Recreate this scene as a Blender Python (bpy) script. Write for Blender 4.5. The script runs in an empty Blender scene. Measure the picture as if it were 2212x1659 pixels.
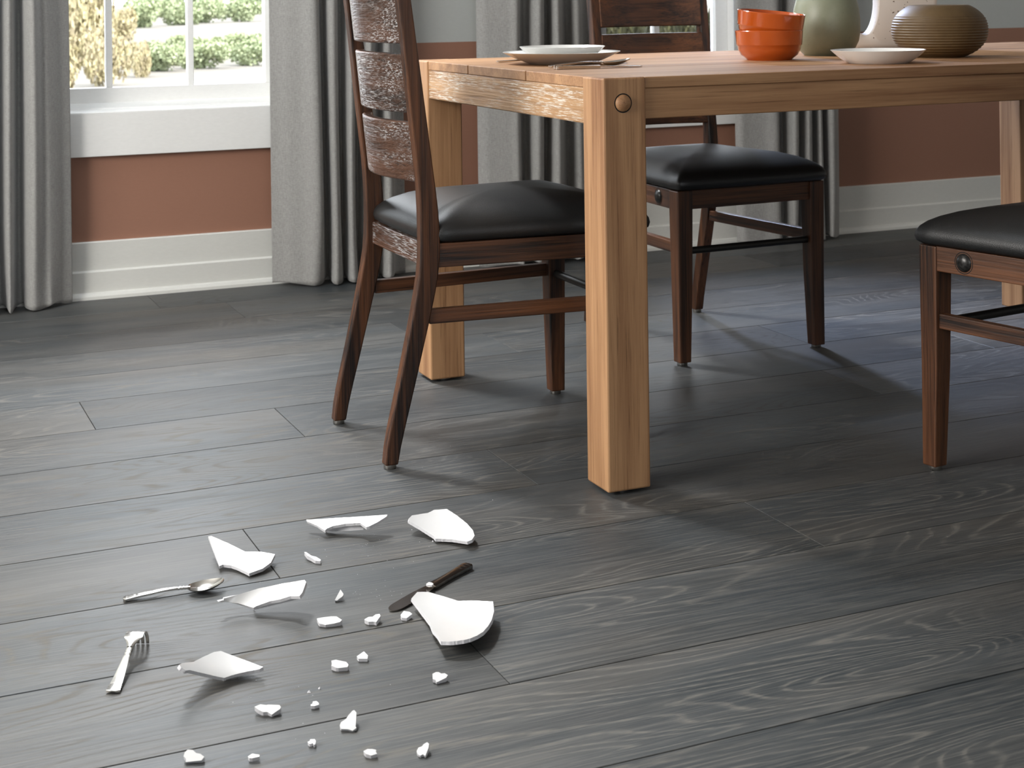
import bpy, bmesh, math, random
from mathutils import Vector, Matrix
from mathutils.geometry import delaunay_2d_cdt
random.seed(7)
scene = bpy.context.scene
COL = scene.collection
PI = math.pi

# ------------------------------------------------------------------ camera
F, YAW, ROLL, CY, H = 3348.7, 0.40899, -0.01271, -10.5, 0.91
_r = Vector((math.cos(YAW), -math.sin(YAW), 0)); _u = Vector((0, 0, 1)); FWD = Vector((math.sin(YAW), math.cos(YAW), 0))
RIGHT = _r * math.cos(ROLL) + _u * math.sin(ROLL)
UP = _u * math.cos(ROLL) - _r * math.sin(ROLL)
camd = bpy.data.cameras.new('camera'); cam = bpy.data.objects.new('camera', camd); COL.objects.link(cam)
m = Matrix((RIGHT, UP, -FWD)).transposed().to_4x4(); m.translation = (0, 0, H); cam.matrix_world = m
camd.sensor_width = 36.0; camd.sensor_fit = 'HORIZONTAL'; camd.lens = F / 2212 * 36
camd.shift_y = -(829.5 - CY) / 2212
camd.clip_start = 0.05; camd.clip_end = 400
camd.dof.use_dof = True; camd.dof.focus_distance = 2.75; camd.dof.aperture_fstop = 13
scene.camera = cam

def ray(x, y):
    return RIGHT * ((x - 1106) / F) - UP * ((y - CY) / F) + FWD
def onz(x, y, z=0.0):
    d = ray(x, y); return Vector((0, 0, H)) + d * ((z - H) / d.z)
def ony(x, y, Y):
    d = ray(x, y); return Vector((0, 0, H)) + d * (Y / d.y)

# ------------------------------------------------------------------ world, lights, exposure
W = bpy.data.worlds.new('world'); scene.world = W; W.use_nodes = True
bg = W.node_tree.nodes['Background']; bg.inputs['Color'].default_value = (0.86, 0.93, 1.0, 1); bg.inputs['Strength'].default_value = 4.8

def area(name, loc, target, sx, sy, power, color):
    l = bpy.data.lights.new(name, 'AREA'); l.shape = 'RECTANGLE'; l.size = sx; l.size_y = sy; l.energy = power; l.color = color
    o = bpy.data.objects.new(name, l); COL.objects.link(o); o.location = loc
    o.rotation_euler = (Vector(target) - Vector(loc)).to_track_quat('-Z', 'Y').to_euler(); return o
sun = bpy.data.lights.new('sun', 'SUN'); sun.energy = 5.0; sun.angle = 0.01; sun.color = (1, .96, .9)
suno = bpy.data.objects.new('sun', sun); COL.objects.link(suno)
suno.rotation_euler = Vector((-0.45, 0.75, -0.75)).to_track_quat('-Z', 'Y').to_euler()
area('added_key_light', (0.35, 5.35, 4.3), (0.8, 2.7, 0), .6, .6, 245, (1, 1, 1))  # added key lamp above the wall top; no skylight is known there
area('added_side_fill', (-2.1, 2.4, 1.45), (1.0, 2.6, .6), 2.0, 1.6, 190, (1, .97, .93))  # added area lamp for light from the left; that wall has no window
area('added_rear_fill', (0.6, -3.3, 1.7), (1.5, 3.0, .4), 2.6, 1.6, 46, (.93, .96, 1))  # added fill lamp behind the camera, brightens front faces; no window there
area('field_window_daylight', (0.95, 5.75, 2.1), (0.7, 3.6, 0), 1.0, 1.0, 26, (.95, .97, 1))
area('street_window_daylight', (2.55, 5.9, 2.3), (2.6, 3.6, 0), .6, .6, 230, (.58, .70, 1))

cy_ = scene.cycles; cy_.max_bounces = 7; cy_.diffuse_bounces = 4; cy_.glossy_bounces = 3; cy_.transparent_max_bounces = 8; cy_.caustics_reflective = False; cy_.caustics_refractive = False
vs = scene.view_settings
vs.view_transform = 'Standard'; vs.look = 'None'; vs.gamma = 1; vs.use_curve_mapping = False; vs.exposure = 0.0

# ------------------------------------------------------------------ material helpers
class NT:
    def __init__(s, name):
        s.m = bpy.data.materials.new(name); s.m.use_nodes = True; s.t = s.m.node_tree; s.n = s.t.nodes
        s.b = s.n['Principled BSDF']
    def node(s, typ, **kw):
        n = s.n.new(typ)
        for k, v in kw.items():
            if k in ('op',): n.operation = v
            else: setattr(n, k, v)
        return n
    def put(s, sock, v):
        if hasattr(v, 'is_output'): s.t.links.new(v, sock)
        else: sock.default_value = v
    def math(s, op, a, b=0.0, c=None):
        n = s.node('ShaderNodeMath', op=op); s.put(n.inputs[0], a); s.put(n.inputs[1], b)
        if c is not None: s.put(n.inputs[2], c)
        return n.outputs[0]
    def vmath(s, op, a, b):
        n = s.node('ShaderNodeVectorMath', op=op); s.put(n.inputs[0], a); s.put(n.inputs[1], b); return n.outputs[0]
    def noise(s, vec, scale=1.0, detail=2.0, rough=.5, dist=0.0):
        n = s.node('ShaderNodeTexNoise'); s.put(n.inputs['Vector'], vec); n.inputs['Scale'].default_value = scale
        n.inputs['Detail'].default_value = detail; n.inputs['Roughness'].default_value = rough; n.inputs['Distortion'].default_value = dist
        return n.outputs['Fac']
    def ramp(s, fac, stops, interp='LINEAR'):
        n = s.node('ShaderNodeValToRGB'); s.put(n.inputs[0], fac); cr = n.color_ramp; cr.interpolation = interp
        while len(cr.elements) < len(stops): cr.elements.new(.5)
        for e, (p, c) in zip(cr.elements, stops):
            e.position = p; e.color = (c, c, c, 1) if isinstance(c, (int, float)) else (*c, 1)
        return n.outputs[0]
    def mix(s, fac, a, b, mode='MIX'):
        n = s.node('ShaderNodeMix', data_type='RGBA', blend_type=mode); s.put(n.inputs[0], fac)
        s.put(n.inputs[6], (*a, 1) if isinstance(a, tuple) else a); s.put(n.inputs[7], (*b, 1) if isinstance(b, tuple) else b)
        return n.outputs[2]
    def coord(s, rand=True, kind='Object'):
        tc = s.node('ShaderNodeTexCoord').outputs[kind]
        if not rand: return tc
        oi = s.node('ShaderNodeObjectInfo').outputs['Random']
        cx = s.node('ShaderNodeCombineXYZ'); s.put(cx.inputs[0], s.math('MULTIPLY', oi, 41.0)); s.put(cx.inputs[1], s.math('MULTIPLY', oi, 17.0)); s.put(cx.inputs[2], s.math('MULTIPLY', oi, 29.0))
        return s.vmath('ADD', tc, cx.outputs[0])
    def rnd(s): return s.node('ShaderNodeObjectInfo').outputs['Random']
    def bump(s, h, strength=.3, dist=.002):
        n = s.node('ShaderNodeBump'); s.put(n.inputs['Height'], h); n.inputs['Strength'].default_value = strength; n.inputs['Distance'].default_value = dist
        s.t.links.new(n.outputs[0], s.b.inputs['Normal'])
    def set(s, **kw):
        for k, v in kw.items():
            k = {'color': 'Base Color', 'rough': 'Roughness', 'metal': 'Metallic', 'spec': 'Specular IOR Level', 'coat': 'Coat Weight', 'coat_rough': 'Coat Roughness', 'sheen': 'Sheen Weight'}[k]
            if isinstance(v, tuple) and len(v) == 3: v = (*v, 1)
            s.put(s.b.inputs[k], v)
        return s.m

def axis_scale(axis, along, across):
    return tuple(along if i == axis else across for i in range(3))

def wood(name, axis, dark, light, rough=.45, streak=60, contrast=(.3, .7), bump=.35, bdist=.0012, wear_glint=None, lines=0.0, wscale=(22, 190, 3.2, 9)):
    t = NT(name); c = t.coord()
    fib = t.noise(t.vmath('MULTIPLY', c, axis_scale(axis, 5, streak * 4)), 1, 4, .65)
    st = t.noise(t.vmath('MULTIPLY', c, axis_scale(axis, 1.6, streak * .55)), 1, 3, .55, .4)
    big = t.noise(t.vmath('MULTIPLY', c, axis_scale(axis, 1.2, 7)), 1, 2)
    f = t.math('ADD', t.math('MULTIPLY', st, .55), t.math('ADD', t.math('MULTIPLY', fib, .3), t.math('MULTIPLY', big, .25)))
    col = t.ramp(f, [(contrast[0], dark), (contrast[1], light)])
    if lines:
        dk = t.ramp(fib, [(.30, 1.0), (.40, 0.0)])
        col = t.mix(t.math('MULTIPLY', dk, lines), col, tuple(x * .35 for x in dark))
    h = t.math('ADD', t.math('MULTIPLY', fib, .7), t.math('MULTIPLY', st, .3))
    if wear_glint:  # pale flecks: scuffs on oak, painted light glints on sawn walnut
        wn = t.noise(t.vmath('MULTIPLY', c, axis_scale(axis, wscale[0], wscale[1])), 1, 4, .7)
        wp = t.noise(t.vmath('MULTIPLY', c, axis_scale(axis, wscale[2], wscale[3])), 1, 3, .6)
        wm = t.math('MULTIPLY', t.ramp(wn, [(.50, 0.0), (.60, 1.0)]), t.ramp(wp, [(.43, 0.0), (.60, 1.0)]))
        col = t.mix(t.math('MULTIPLY', wm, wear_glint[1]), col, wear_glint[0])
    t.bump(h, bump, bdist)
    return t.set(color=col, rough=t.math('ADD', t.math('MULTIPLY', fib, .25), rough - .12))

# floor laminate
def floor_mat():
    t = NT('charcoal_oak_plank'); c = t.coord()
    h = t.noise(t.vmath('MULTIPLY', c, (1.15, 6.2, 0.5)), 1, 1.6, .45, .25)
    ph = t.math('FRACT', t.math('MULTIPLY', h, 30.0))
    ln = t.ramp(ph, [(.0, 0.0), (.36, .08), (.58, 1.0), (.72, .10), (1.0, 0.0)])
    pm = t.ramp(t.noise(t.vmath('MULTIPLY', c, (1.0, 3.6, .4)), 1, 2, .5), [(.38, 0.0), (.56, 1.0)])
    brk = t.ramp(t.noise(t.vmath('MULTIPLY', c, (30, 160, 1)), 1, 3, .6), [(.36, .15), (.6, 1.0)])
    lines = t.math('MULTIPLY', t.math('MULTIPLY', ln, pm), brk)
    fib = t.noise(t.vmath('MULTIPLY', c, (7, 330, 1)), 1, 4, .7)
    tone = t.noise(t.vmath('MULTIPLY', c, (1.7, 8.5, .6)), 1, 4, .6, .3)
    hue = t.noise(t.vmath('MULTIPLY', c, (.9, 4.5, .9)), 1, 3, .55)
    base = t.mix(t.ramp(hue, [(.40, 0.0), (.62, 1.0)]), (.031, .042, .051), (.060, .056, .050))
    base = t.mix(t.ramp(tone, [(.3, 0.0), (.72, 1.0)]), t.mix(.55, base, (.017, .020, .022)), t.mix(.35, base, (.115, .113, .108)))
    base = t.mix(t.math('MULTIPLY', lines, .62), base, (.21, .195, .172))
    base = t.mix(t.math('MULTIPLY', t.ramp(fib, [(.44, 0.0), (.68, 1.0)]), .42), base, (.17, .163, .15))
    rv = t.math('ADD', t.math('MULTIPLY', t.rnd(), .34), .83)
    hs = t.node('ShaderNodeHueSaturation'); t.put(hs.inputs['Color'], base); t.put(hs.inputs['Value'], rv)
    t.bump(t.math('ADD', t.math('MULTIPLY', lines, .5), fib), .16, .0012)
    return t.set(color=hs.outputs[0], rough=t.math('ADD', t.math('ADD', .38, t.math('MULTIPLY', fib, .16)), t.math('MULTIPLY', lines, .3)), spec=t.math('SUBTRACT', .33, t.math('MULTIPLY', lines, .28)))
M = {}
M['floor'] = floor_mat()
t = NT('dark_joint'); M['joint'] = t.set(color=(.006, .006, .006), rough=.9)

def paint(name, col, rough=.55, b=.12):
    t = NT(name); c = t.coord(False)
    n = t.noise(t.vmath('MULTIPLY', c, (60, 60, 190)), 1, 4, .6)
    t.bump(n, b, .0012)
    return t.set(color=t.mix(n, tuple(x * .95 for x in col), tuple(min(1, x * 1.05) for x in col)), rough=rough)
M['terracotta'] = paint('terracotta_paint', (.34, .17, .113), .6)
M['grey_wall'] = paint('pale_grey_paint', (.53, .55, .53), .6)
M['white_trim'] = paint('white_trim_paint', (.74, .74, .70), .42, .08)
M['white_window'] = paint('white_window_paint', (.92, .92, .90), .38, .04)
M['room_white'] = paint('white_ceiling_paint', (.72, .72, .70), .7, .02)
t = NT('window_glass')
out = t.n['Material Output']; gl = t.node('ShaderNodeBsdfGlossy'); gl.inputs['Roughness'].default_value = .02
tr = t.node('ShaderNodeBsdfTransparent'); mx = t.node('ShaderNodeMixShader'); fr = t.node('ShaderNodeFresnel'); fr.inputs[0].default_value = 1.3
t.t.links.new(fr.outputs[0], mx.inputs[0]); t.t.links.new(tr.outputs[0], mx.inputs[1]); t.t.links.new(gl.outputs[0], mx.inputs[2]); t.t.links.new(mx.outputs[0], out.inputs[0])
M['glass'] = t.m

t = NT('grey_curtain_linen'); c = t.coord(False)
wv = t.math('ADD', t.noise(t.vmath('MULTIPLY', c, (900, 900, 60)), 1, 3, .6), t.noise(t.vmath('MULTIPLY', c, (110, 110, 800)), 1, 3, .6))
t.bump(wv, .25, .0006)
M['curtain'] = t.set(color=t.ramp(t.math('MULTIPLY', wv, .5), [(.32, (.22, .215, .205)), (.68, (.43, .425, .41))]), rough=.72, sheen=.35, spec=.35)

for a, nm in enumerate('xyz'):
    M['walnut_' + nm] = wood('dark_walnut_' + nm, a, (.006, .003, .0025), (.155, .058, .022), .42, 70, (.44, .70), .5, .0016, lines=.7)
    M['oak_' + nm] = wood('natural_oak_' + nm, a, (.225, .10, .042), (.475, .265, .13), .52, 55, (.38, .65), .4, .0012, lines=.45)
M['walnut_glint'] = wood('sawn_walnut_glints', 1, (.010, .006, .0045), (.115, .050, .027), .30, 40, (.38, .72), 1.0, .005, wear_glint=((.46, .45, .45), .85), lines=.7, wscale=(34, 420, 4.5, 16))  # pale flecks paint silvery light reflections into the wood colour
M['oak_sawn'] = wood('scuffed_oak', 1, (.25, .12, .048), (.49, .29, .14), .48, 50, (.36, .68), .7, .003, wear_glint=((.78, .74, .66), .75), lines=.4, wscale=(26, 420, 3.6, 14))
t = NT('black_leather'); c = t.coord(False)
v = t.node('ShaderNodeTexVoronoi'); t.put(v.inputs['Vector'], c); v.inputs['Scale'].default_value = 520
t.bump(t.math('ADD', v.outputs['Distance'], t.noise(c, 900, 2)), .22, .0008)
M['leather'] = t.set(color=(.011, .0115, .012), rough=.40, spec=.55)
t = NT('gunmetal_rod'); M['gunmetal'] = t.set(color=(.035, .034, .032), metal=.6, rough=.42)
t = NT('blackened_bolt'); c = t.coord(); n = t.noise(c, 160, 3)
M['bolt'] = t.set(color=t.ramp(n, [(.35, (.012, .012, .012)), (.7, (.05, .048, .045))]), metal=.5, rough=.33)
t = NT('nickel_glide'); M['glide'] = t.set(color=(.45, .43, .4), metal=1.0, rough=.3)
t = NT('white_ceramic'); c = t.coord(); n = t.noise(c, 30, 2)
M['ceramic'] = t.set(color=t.mix(n, (.62, .62, .62), (.66, .66, .66)), rough=.22, spec=.5, coat=.3)
t = NT('raw_ceramic'); c = t.coord(); n = t.noise(c, 420, 3); t.bump(n, .4, .001)
M['raw'] = t.set(color=t.mix(n, (.58, .575, .60), (.66, .66, .68)), rough=.8)
t = NT('polished_steel'); c = t.coord(); n = t.noise(c, 60, 3)
M['steel'] = t.set(color=(.62, .60, .57), metal=1.0, rough=t.math('ADD', .13, t.math('MULTIPLY', n, .1)))
t = NT('steel_dark_reflection'); M['steel_dark_reflection'] = t.set(color=(.30, .28, .26), metal=1.0, rough=.16)  # darker copy of the steel, dark reflections put into its colour
t = NT('orange_glaze'); c = t.coord(); n = t.noise(c, 26, 4)
M['orange'] = t.set(color=t.mix(n, (.40, .062, .007), (.50, .095, .011)), rough=.14, coat=.6)
t = NT('sage_glaze'); c = t.coord(); n = t.noise(c, 55, 5, .6); sp = t.ramp(t.noise(c, 240, 2), [(.70, 0.0), (.76, 1.0)])
M['sage'] = t.set(color=t.mix(t.math('MULTIPLY', sp, .5), t.mix(n, (.20, .215, .145), (.25, .262, .185)), (.1, .1, .06)), rough=.42)
t = NT('speckled_stoneware'); c = t.coord(); sp = t.ramp(t.noise(c, 130, 1.5), [(.705, 0.0), (.735, 1.0)])
M['speckle'] = t.set(color=t.mix(sp, (.66, .61, .56), (.10, .055, .03)), rough=.55)
t = NT('brown_stoneware'); c = t.coord(); n = t.noise(c, 60, 4)
M['brown'] = t.set(color=t.mix(n, (.085, .05, .018), (.135, .083, .034)), rough=.5)
t = NT('white_glaze'); M['plate'] = t.set(color=(.80, .79, .76), rough=.2, coat=.3)
t = NT('dry_field'); c = t.coord(False); n = t.noise(c, .35, 6, .7)
M['field'] = t.set(color=t.ramp(n, [(.35, (.165, .145, .115)), (.6, (.205, .185, .16))]), rough=.95)
def leaf(name, a, b):
    t = NT(name); c = t.coord(); n = t.noise(c, 5, 4, .7)
    return t.set(color=t.ramp(n, [(.35, a), (.65, b)]), rough=.8)
M['leaf_green'] = leaf('green_foliage', (.26, .31, .16), (.44, .48, .30))
M['leaf_yellow'] = leaf('yellow_foliage', (.34, .28, .19), (.54, .48, .27))
M['leaf_olive'] = leaf('olive_foliage', (.02, .022, .012), (.075, .07, .02))

# ------------------------------------------------------------------ geometry helpers
def link(name, me, mats, parent=None, loc=None, smooth=False):
    if not isinstance(mats, (list, tuple)): mats = [mats]
    for mm in mats:
        if len(me.materials) < len(mats): me.materials.append(mm)
    if smooth:
        for p in me.polygons: p.use_smooth = True
    o = bpy.data.objects.new(name, me); COL.objects.link(o)
    if loc is not None: o.location = loc
    if parent is not None: o.parent = parent
    return o
def mesh(name, vs, fs):
    me = bpy.data.meshes.new(name); me.from_pydata([tuple(v) for v in vs], [], fs); me.update(); return me
def fixn(me):
    b = bmesh.new(); b.from_mesh(me); bmesh.ops.recalc_face_normals(b, faces=b.faces); b.to_mesh(me); b.free(); return me
def boxes(name, bl):
    """bl: list of (x0,x1,y0,y1,z0,z1)"""
    vs, fs = [], []
    for x0, x1, y0, y1, z0, z1 in bl:
        k = len(vs)
        vs += [(x0, y0, z0), (x1, y0, z0), (x1, y1, z0), (x0, y1, z0), (x0, y0, z1), (x1, y0, z1), (x1, y1, z1), (x0, y1, z1)]
        fs += [tuple(k + i for i in f) for f in ((0, 3, 2, 1), (4, 5, 6, 7), (0, 1, 5, 4), (1, 2, 6, 5), (2, 3, 7, 6), (3, 0, 4, 7))]
    return mesh(name, vs, fs)
def bevel(o, w, seg=2):
    md = o.modifiers.new('bevel', 'BEVEL'); md.width = w; md.segments = seg; md.limit_method = 'ANGLE'; md.angle_limit = math.radians(40)
    return o
def box(name, x0, x1, y0, y1, z0, z1, mat, parent=None, bev=.002):
    c = ((x0 + x1) / 2, (y0 + y1) / 2, (z0 + z1) / 2)
    a, b, d = (x1 - x0) / 2, (y1 - y0) / 2, (z1 - z0) / 2
    o = link(name, boxes(name, [(-a, a, -b, b, -d, d)]), mat, parent, c)
    if bev: bevel(o, bev)
    return o
def loft(sections, closed_caps=True):
    """sections: list of equal-length rings"""
    n = len(sections[0]); vs = [p for s in sections for p in s]; fs = []
    for i in range(len(sections) - 1):
        for j in range(n):
            a = i * n + j; b = i * n + (j + 1) % n; fs.append((a, b, b + n, a + n))
    if closed_caps:
        fs.append(tuple(range(n))[::-1]); fs.append(tuple((len(sections) - 1) * n + j for j in range(n)))
    return vs, fs
def lathe(name, prof, mat, parent=None, loc=None, n=64, smooth=True):
    """prof: list of (r,z); r=0 at the ends closes it"""
    vs, fs, idx = [], [], []
    for r, z in prof:
        if r < 1e-6: idx.append([len(vs)]); vs.append((0, 0, z))
        else:
            idx.append(list(range(len(vs), len(vs) + n)))
            vs += [(r * math.cos(2 * PI * j / n), r * math.sin(2 * PI * j / n), z) for j in range(n)]
    for A, B in zip(idx, idx[1:]):
        for j in range(n):
            k = (j + 1) % n
            if len(A) == 1 and len(B) == 1: continue
            if len(A) == 1: fs.append((A[0], B[j], B[k]))
            elif len(B) == 1: fs.append((A[j], B[0], A[k]))
            else: fs.append((A[j], B[j], B[k], A[k]))
    me = fixn(mesh(name, vs, fs)); o = link(name, me, mat, parent, loc, smooth)
    if smooth:
        md = o.modifiers.new('edge', 'EDGE_SPLIT'); md.split_angle = math.radians(50)
    return o
def rod(name, p0, p1, r, mat, parent=None, n=20):
    p0, p1 = Vector(p0), Vector(p1); d = (p1 - p0); q = d.to_track_quat('Z', 'Y'); c = (p0 + p1) / 2; L = d.length / 2
    o = lathe(name, [(0, -L), (r, -L), (r, L), (0, L)], mat, parent, c, n); o.rotation_euler = q.to_euler(); return o
def thing(name, label, cat, loc=(0, 0, 0), rz=0.0, group=None):
    o = bpy.data.objects.new(name, None); COL.objects.link(o); o.location = loc; o.rotation_euler = (0, 0, rz)
    tag(o, label, cat, group); return o
def tag(o, label, cat, group=None, kind=None):
    o['label'] = label; o['category'] = cat
    if group: o['group'] = group
    if kind: o['kind'] = kind
    return o
def struct(o): o['kind'] = 'structure'; return o
def lerp_table(tb, z):
    if z <= tb[0][0]: return tb[0][1]
    for (a, p), (b, q) in zip(tb, tb[1:]):
        if z <= b: return p + (q - p) * (z - a) / (b - a)
    return tb[-1][1]
def smooth_table(tb, z, w=.03):
    return sum(lerp_table(tb, z + d * w) for d in (-1, -.5, 0, .5, 1)) / 5
def catmull(pts, n=6):
    out = []
    P = [pts[0]] + list(pts) + [pts[-1]]
    for i in range(1, len(P) - 2):
        a, b, c, d = P[i - 1], P[i], P[i + 1], P[i + 2]
        for k in range(n):
            u = k / n
            out.append(tuple(.5 * (2 * q + (r - p) * u + (2 * p - 5 * q + 4 * r - s) * u * u + (-p + 3 * q - 3 * r + s) * u ** 3) for p, q, r, s in zip(a, b, c, d)))
    out.append(tuple(pts[-1])); return out

# ------------------------------------------------------------------ the setting
WALL = 4.869
XL, XR, YB, ZC = -2.2, 5.5, -3.6, 2.6
PW, PL, PT = .2478, 1.8, .008
floor = struct(link('floor', boxes('floor', [(XL, XR, YB, WALL + .01, -.06, -PT)]), M['joint']))
# joint positions seen in the photograph (row index -> x of one end joint); the rest are staggered
JX = {12: .857, 8: 1.578, 7: .487, 6: .874, 5: 2.148, 4: 1.179, 3: .623, 2: 1.470, 1: .802, 0: 2.0, -1: 2.2, 9: .10, 10: 2.93, 11: 3.3}
Y0 = 1.637
JFULL = {5: [-1.5, .05, 2.148, 3.948], 9: [-.4, 1.40, 3.2], 10: [-.25, 1.55, 3.35], 11: [-.75, 1.05, 2.85, 4.6]}
pcache = {}
for k in range(-21, 13):
    ya, yb = Y0 + k * PW, Y0 + (k + 1) * PW
    ya, yb = max(ya, YB), min(yb, WALL)
    if k in JFULL: js = [XL - .01] + JFULL[k] + [XR + .01]
    else:
        j0 = JX.get(k, (k * .713) % PL); x = j0 - PL * math.ceil((j0 - XL) / PL); js = []
        while x < XR + PL: js.append(x); x += PL
    for x, xn in zip(js, js[1:]):
        a, b = max(x, XL), min(xn, XR)
        if b - a > .02:
            key = (round(b - a, 3), round(yb - ya, 3))
            if key not in pcache:
                hx, hy, g, e = (b - a) / 2 - .0006, (yb - ya) / 2 - .0011, .0006, .0007
                vs, fs = loft([[(-hx, -hy, -PT), (hx, -hy, -PT), (hx, hy, -PT), (-hx, hy, -PT)], [(-hx, -hy, -e), (hx, -hy, -e), (hx, hy, -e), (-hx, hy, -e)],
                               [(-hx + g, -hy + g, 0), (hx - g, -hy + g, 0), (hx - g, hy - g, 0), (-hx + g, hy - g, 0)]])
                pcache[key] = mesh('plank', vs, fs); pcache[key].materials.append(M['floor'])
            o = bpy.data.objects.new('plank', pcache[key]); COL.objects.link(o); o.location = ((a + b) / 2, (ya + yb) / 2, 0); o.parent = floor

# windows: glass columns measured on the sash plane
YS = WALL + .075; KS = YS / WALL
def sx(x): return x * KS
def sz(z): return H - (H - z) * KS
ZG0 = sz(.641); ZG1 = 2.12
WINS = []
for i, (g0, g1, bars) in enumerate([(.519, 1.247, [(.749, .768), (1.0, 1.0185)]), (2.185, 2.915, [(2.415, 2.434), (2.664, 2.685)])]):
    WINS.append((sx(g0), sx(g1), [(sx(a), sx(b)) for a, b in bars]))
PAINT = .7548
wb = []; ZW = 2.45; TH = .16
ops = [(w[0] - .062, w[1] + .062) for w in WINS]; ZO0, ZO1 = .560, ZG1 + .05
low = [(XL, XR, WALL, WALL + TH, -.06, ZO0)]
edges = [XL] + [e for o in ops for e in o] + [XR]
spans = [(edges[i], edges[i + 1]) for i in range(0, len(edges), 2)]
for a, b in spans: low.append((a, b, WALL, WALL + TH, ZO0, PAINT))
hi = [(a, b, WALL, WALL + TH, PAINT, ZO1) for a, b in spans] + [(XL, XR, WALL, WALL + TH, ZO1, ZW)]
me = boxes('wall_back', low + hi)
wall = struct(link('wall_back', me, [M['terracotta'], M['grey_wall']]))
for p in me.polygons: p.material_index = 1 if p.index >= 6 * len(low) else 0
# baseboard: thin upper board, thicker lower board, shoe moulding
def extrude_profile_x(name, prof, x0, x1, mat, parent=None):
    vs, fs = loft([[(x0, y, z) for y, z in prof], [(x1, y, z) for y, z in prof]]); return link(name, fixn(mesh(name, vs, fs)), mat, parent)
bb = struct(extrude_profile_x('baseboard_back', [(WALL, 0), (WALL, .173), (WALL - .010, .173), (WALL - .013, .170), (WALL - .013, .086), (WALL - .021, .081), (WALL - .022, .02), (WALL - .03, .017), (WALL - .036, .009), (WALL - .037, 0)], XL, XR, M['white_trim']))
# other walls and ceiling (with an added opening near the back wall, shaped to pass the key lamp)
struct(link('wall_left', boxes('wall_left', [(XL - .15, XL, YB, WALL, -.06, ZC)]), M['room_white']))
struct(link('wall_right', boxes('wall_right', [(XR, XR + .15, YB, WALL + TH, -.06, ZC)]), M['room_white']))
struct(link('wall_front', boxes('wall_front', [(XL - .15, XR + .15, YB - .15, YB, -.06, ZC)]), M['room_white']))
SKX0, SKX1, SKX2, SKY0, SKY1 = -.1, 1.45, .72, 3.55, 4.2
struct(link('ceiling', boxes('ceiling', [(XL - .15, XR + .15, YB - .15, SKY0, ZC, ZC + .12), (XL - .15, SKX0, SKY0, WALL + TH, ZC, ZC + .12), (SKX2, XR + .15, SKY0, SKY1, ZC, ZC + .12), (SKX1, XR + .15, SKY1, WALL + TH, ZC, ZC + .12),
                                        (XL - .15, SKX0, WALL, WALL + TH, ZW, ZC), (SKX1, XR + .15, WALL, WALL + TH, ZW, ZC)]), M['room_white']))
for i, (a, b, bars) in enumerate(WINS):
    w = bpy.data.objects.new('window_%d' % (i + 1), None); COL.objects.link(w); w.location = ((a + b) / 2, WALL, ZO0); struct(w)
    ox, oz = (a + b) / 2, ZO0
    def lb(name, x0, x1, y0, y1, z0, z1, mat=M['white_window'], bev=.002): return box(name, x0 - ox, x1 - ox, y0 - WALL, y1 - WALL, z0 - oz, z1 - oz, mat, w, bev)
    sb = H - (H - .597) * KS
    lb('bottom_rail', a - .05, b + .05, YS, YS + .04, sb - .02, ZG0)
    lb('top_rail', a - .05, b + .05, YS, YS + .04, ZG1, ZG1 + .05)
    lb('stile', a - .05, a, YS, YS + .04, ZG0, ZG1); lb('stile', b, b + .05, YS, YS + .04, ZG0, ZG1)
    for (p, q) in bars: lb('mullion', p, q, YS + .004, YS + .036, ZG0, ZG1)
    xs = [a] + [v for pq in bars for v in pq] + [b]
    for j in range(0, len(xs), 2):
        lb('pane', xs[j], xs[j + 1], YS + .018, YS + .022, ZG0, ZG1, M['glass'], 0)
    lb('jamb', a - .062, a - .05, WALL - .012, YS + .04, sb - .02, ZG1 + .05); lb('jamb', b + .05, b + .062, WALL - .012, YS + .04, sb - .02, ZG1 + .05)
    lb('casing', a - .15, a - .05, WALL - .02, WALL, .567, ZG1 + .05); lb('casing', b + .05, b + .15, WALL - .02, WALL, .567, ZG1 + .05)
    lb('apron', a - .15, b + .15, WALL - .024, WALL, .433, .5655)
    prof = [(WALL - .024, .5655), (WALL - .023, .568), (WALL + .02, .574), (WALL + .022, .5775), (YS + .01, sb), (YS + .01, .55), (WALL + .001, .55), (WALL + .001, .5655)]
    o = extrude_profile_x('sill', [(y - WALL, z - oz) for y, z in prof], a - .05 - ox, b + .05 - ox, M['white_window'], w)

# ------------------------------------------------------------------ curtains
def curtain(label, knots, yc, px_y=420, top=2.3, seed=0):
    rg = random.Random(seed)
    pts = []
    for px, d in knots:
        P = ony(px, px_y, yc - d); pts.append((P.x, -d * 1.35))
    prof = catmull(pts, 7); x0 = sum(p[0] for p in prof) / len(prof)
    nz = 26; vs, fs = [], []; n = len(prof)
    ph = [rg.uniform(0, 6.28) for _ in range(4)]
    for i in range(nz + 1):
        z = .006 + (top - .006) * (i / nz) ** 1.6
        low_ = max(0, 1 - z / .25) ** 2
        for j, (x, d) in enumerate(prof):
            u = j / (n - 1)
            wob = .004 * math.sin(3.1 * z + ph[0] + 7 * u) + .006 * low_ * math.sin(17 * u * 2 + ph[1])
            dd = d * (1 + .10 * math.sin(1.7 * z + ph[2] + 9 * u) + .15 * low_ * math.sin(23 * u + ph[3]))
            zz = z + (.010 * (math.sin(29 * u + ph[3]) * .5 + .3) if i == 0 else 0)
            ed = min(1, u * 8, (1 - u) * 8)
            vs.append((x - x0 + wob * ed, dd, max(.002, zz)))
    for i in range(nz):
        for j in range(n - 1):
            a = i * n + j; fs.append((a, a + 1, a + n + 1, a + n))
    o = link('curtain', mesh('curtain', vs, fs), M['curtain'], None, (x0, yc, 0), True)
    md = o.modifiers.new('thick', 'SOLIDIFY'); md.thickness = .0016; md.offset = 0
    return tag(o, label, 'curtain', 'long grey curtains')
YC = 4.815
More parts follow.
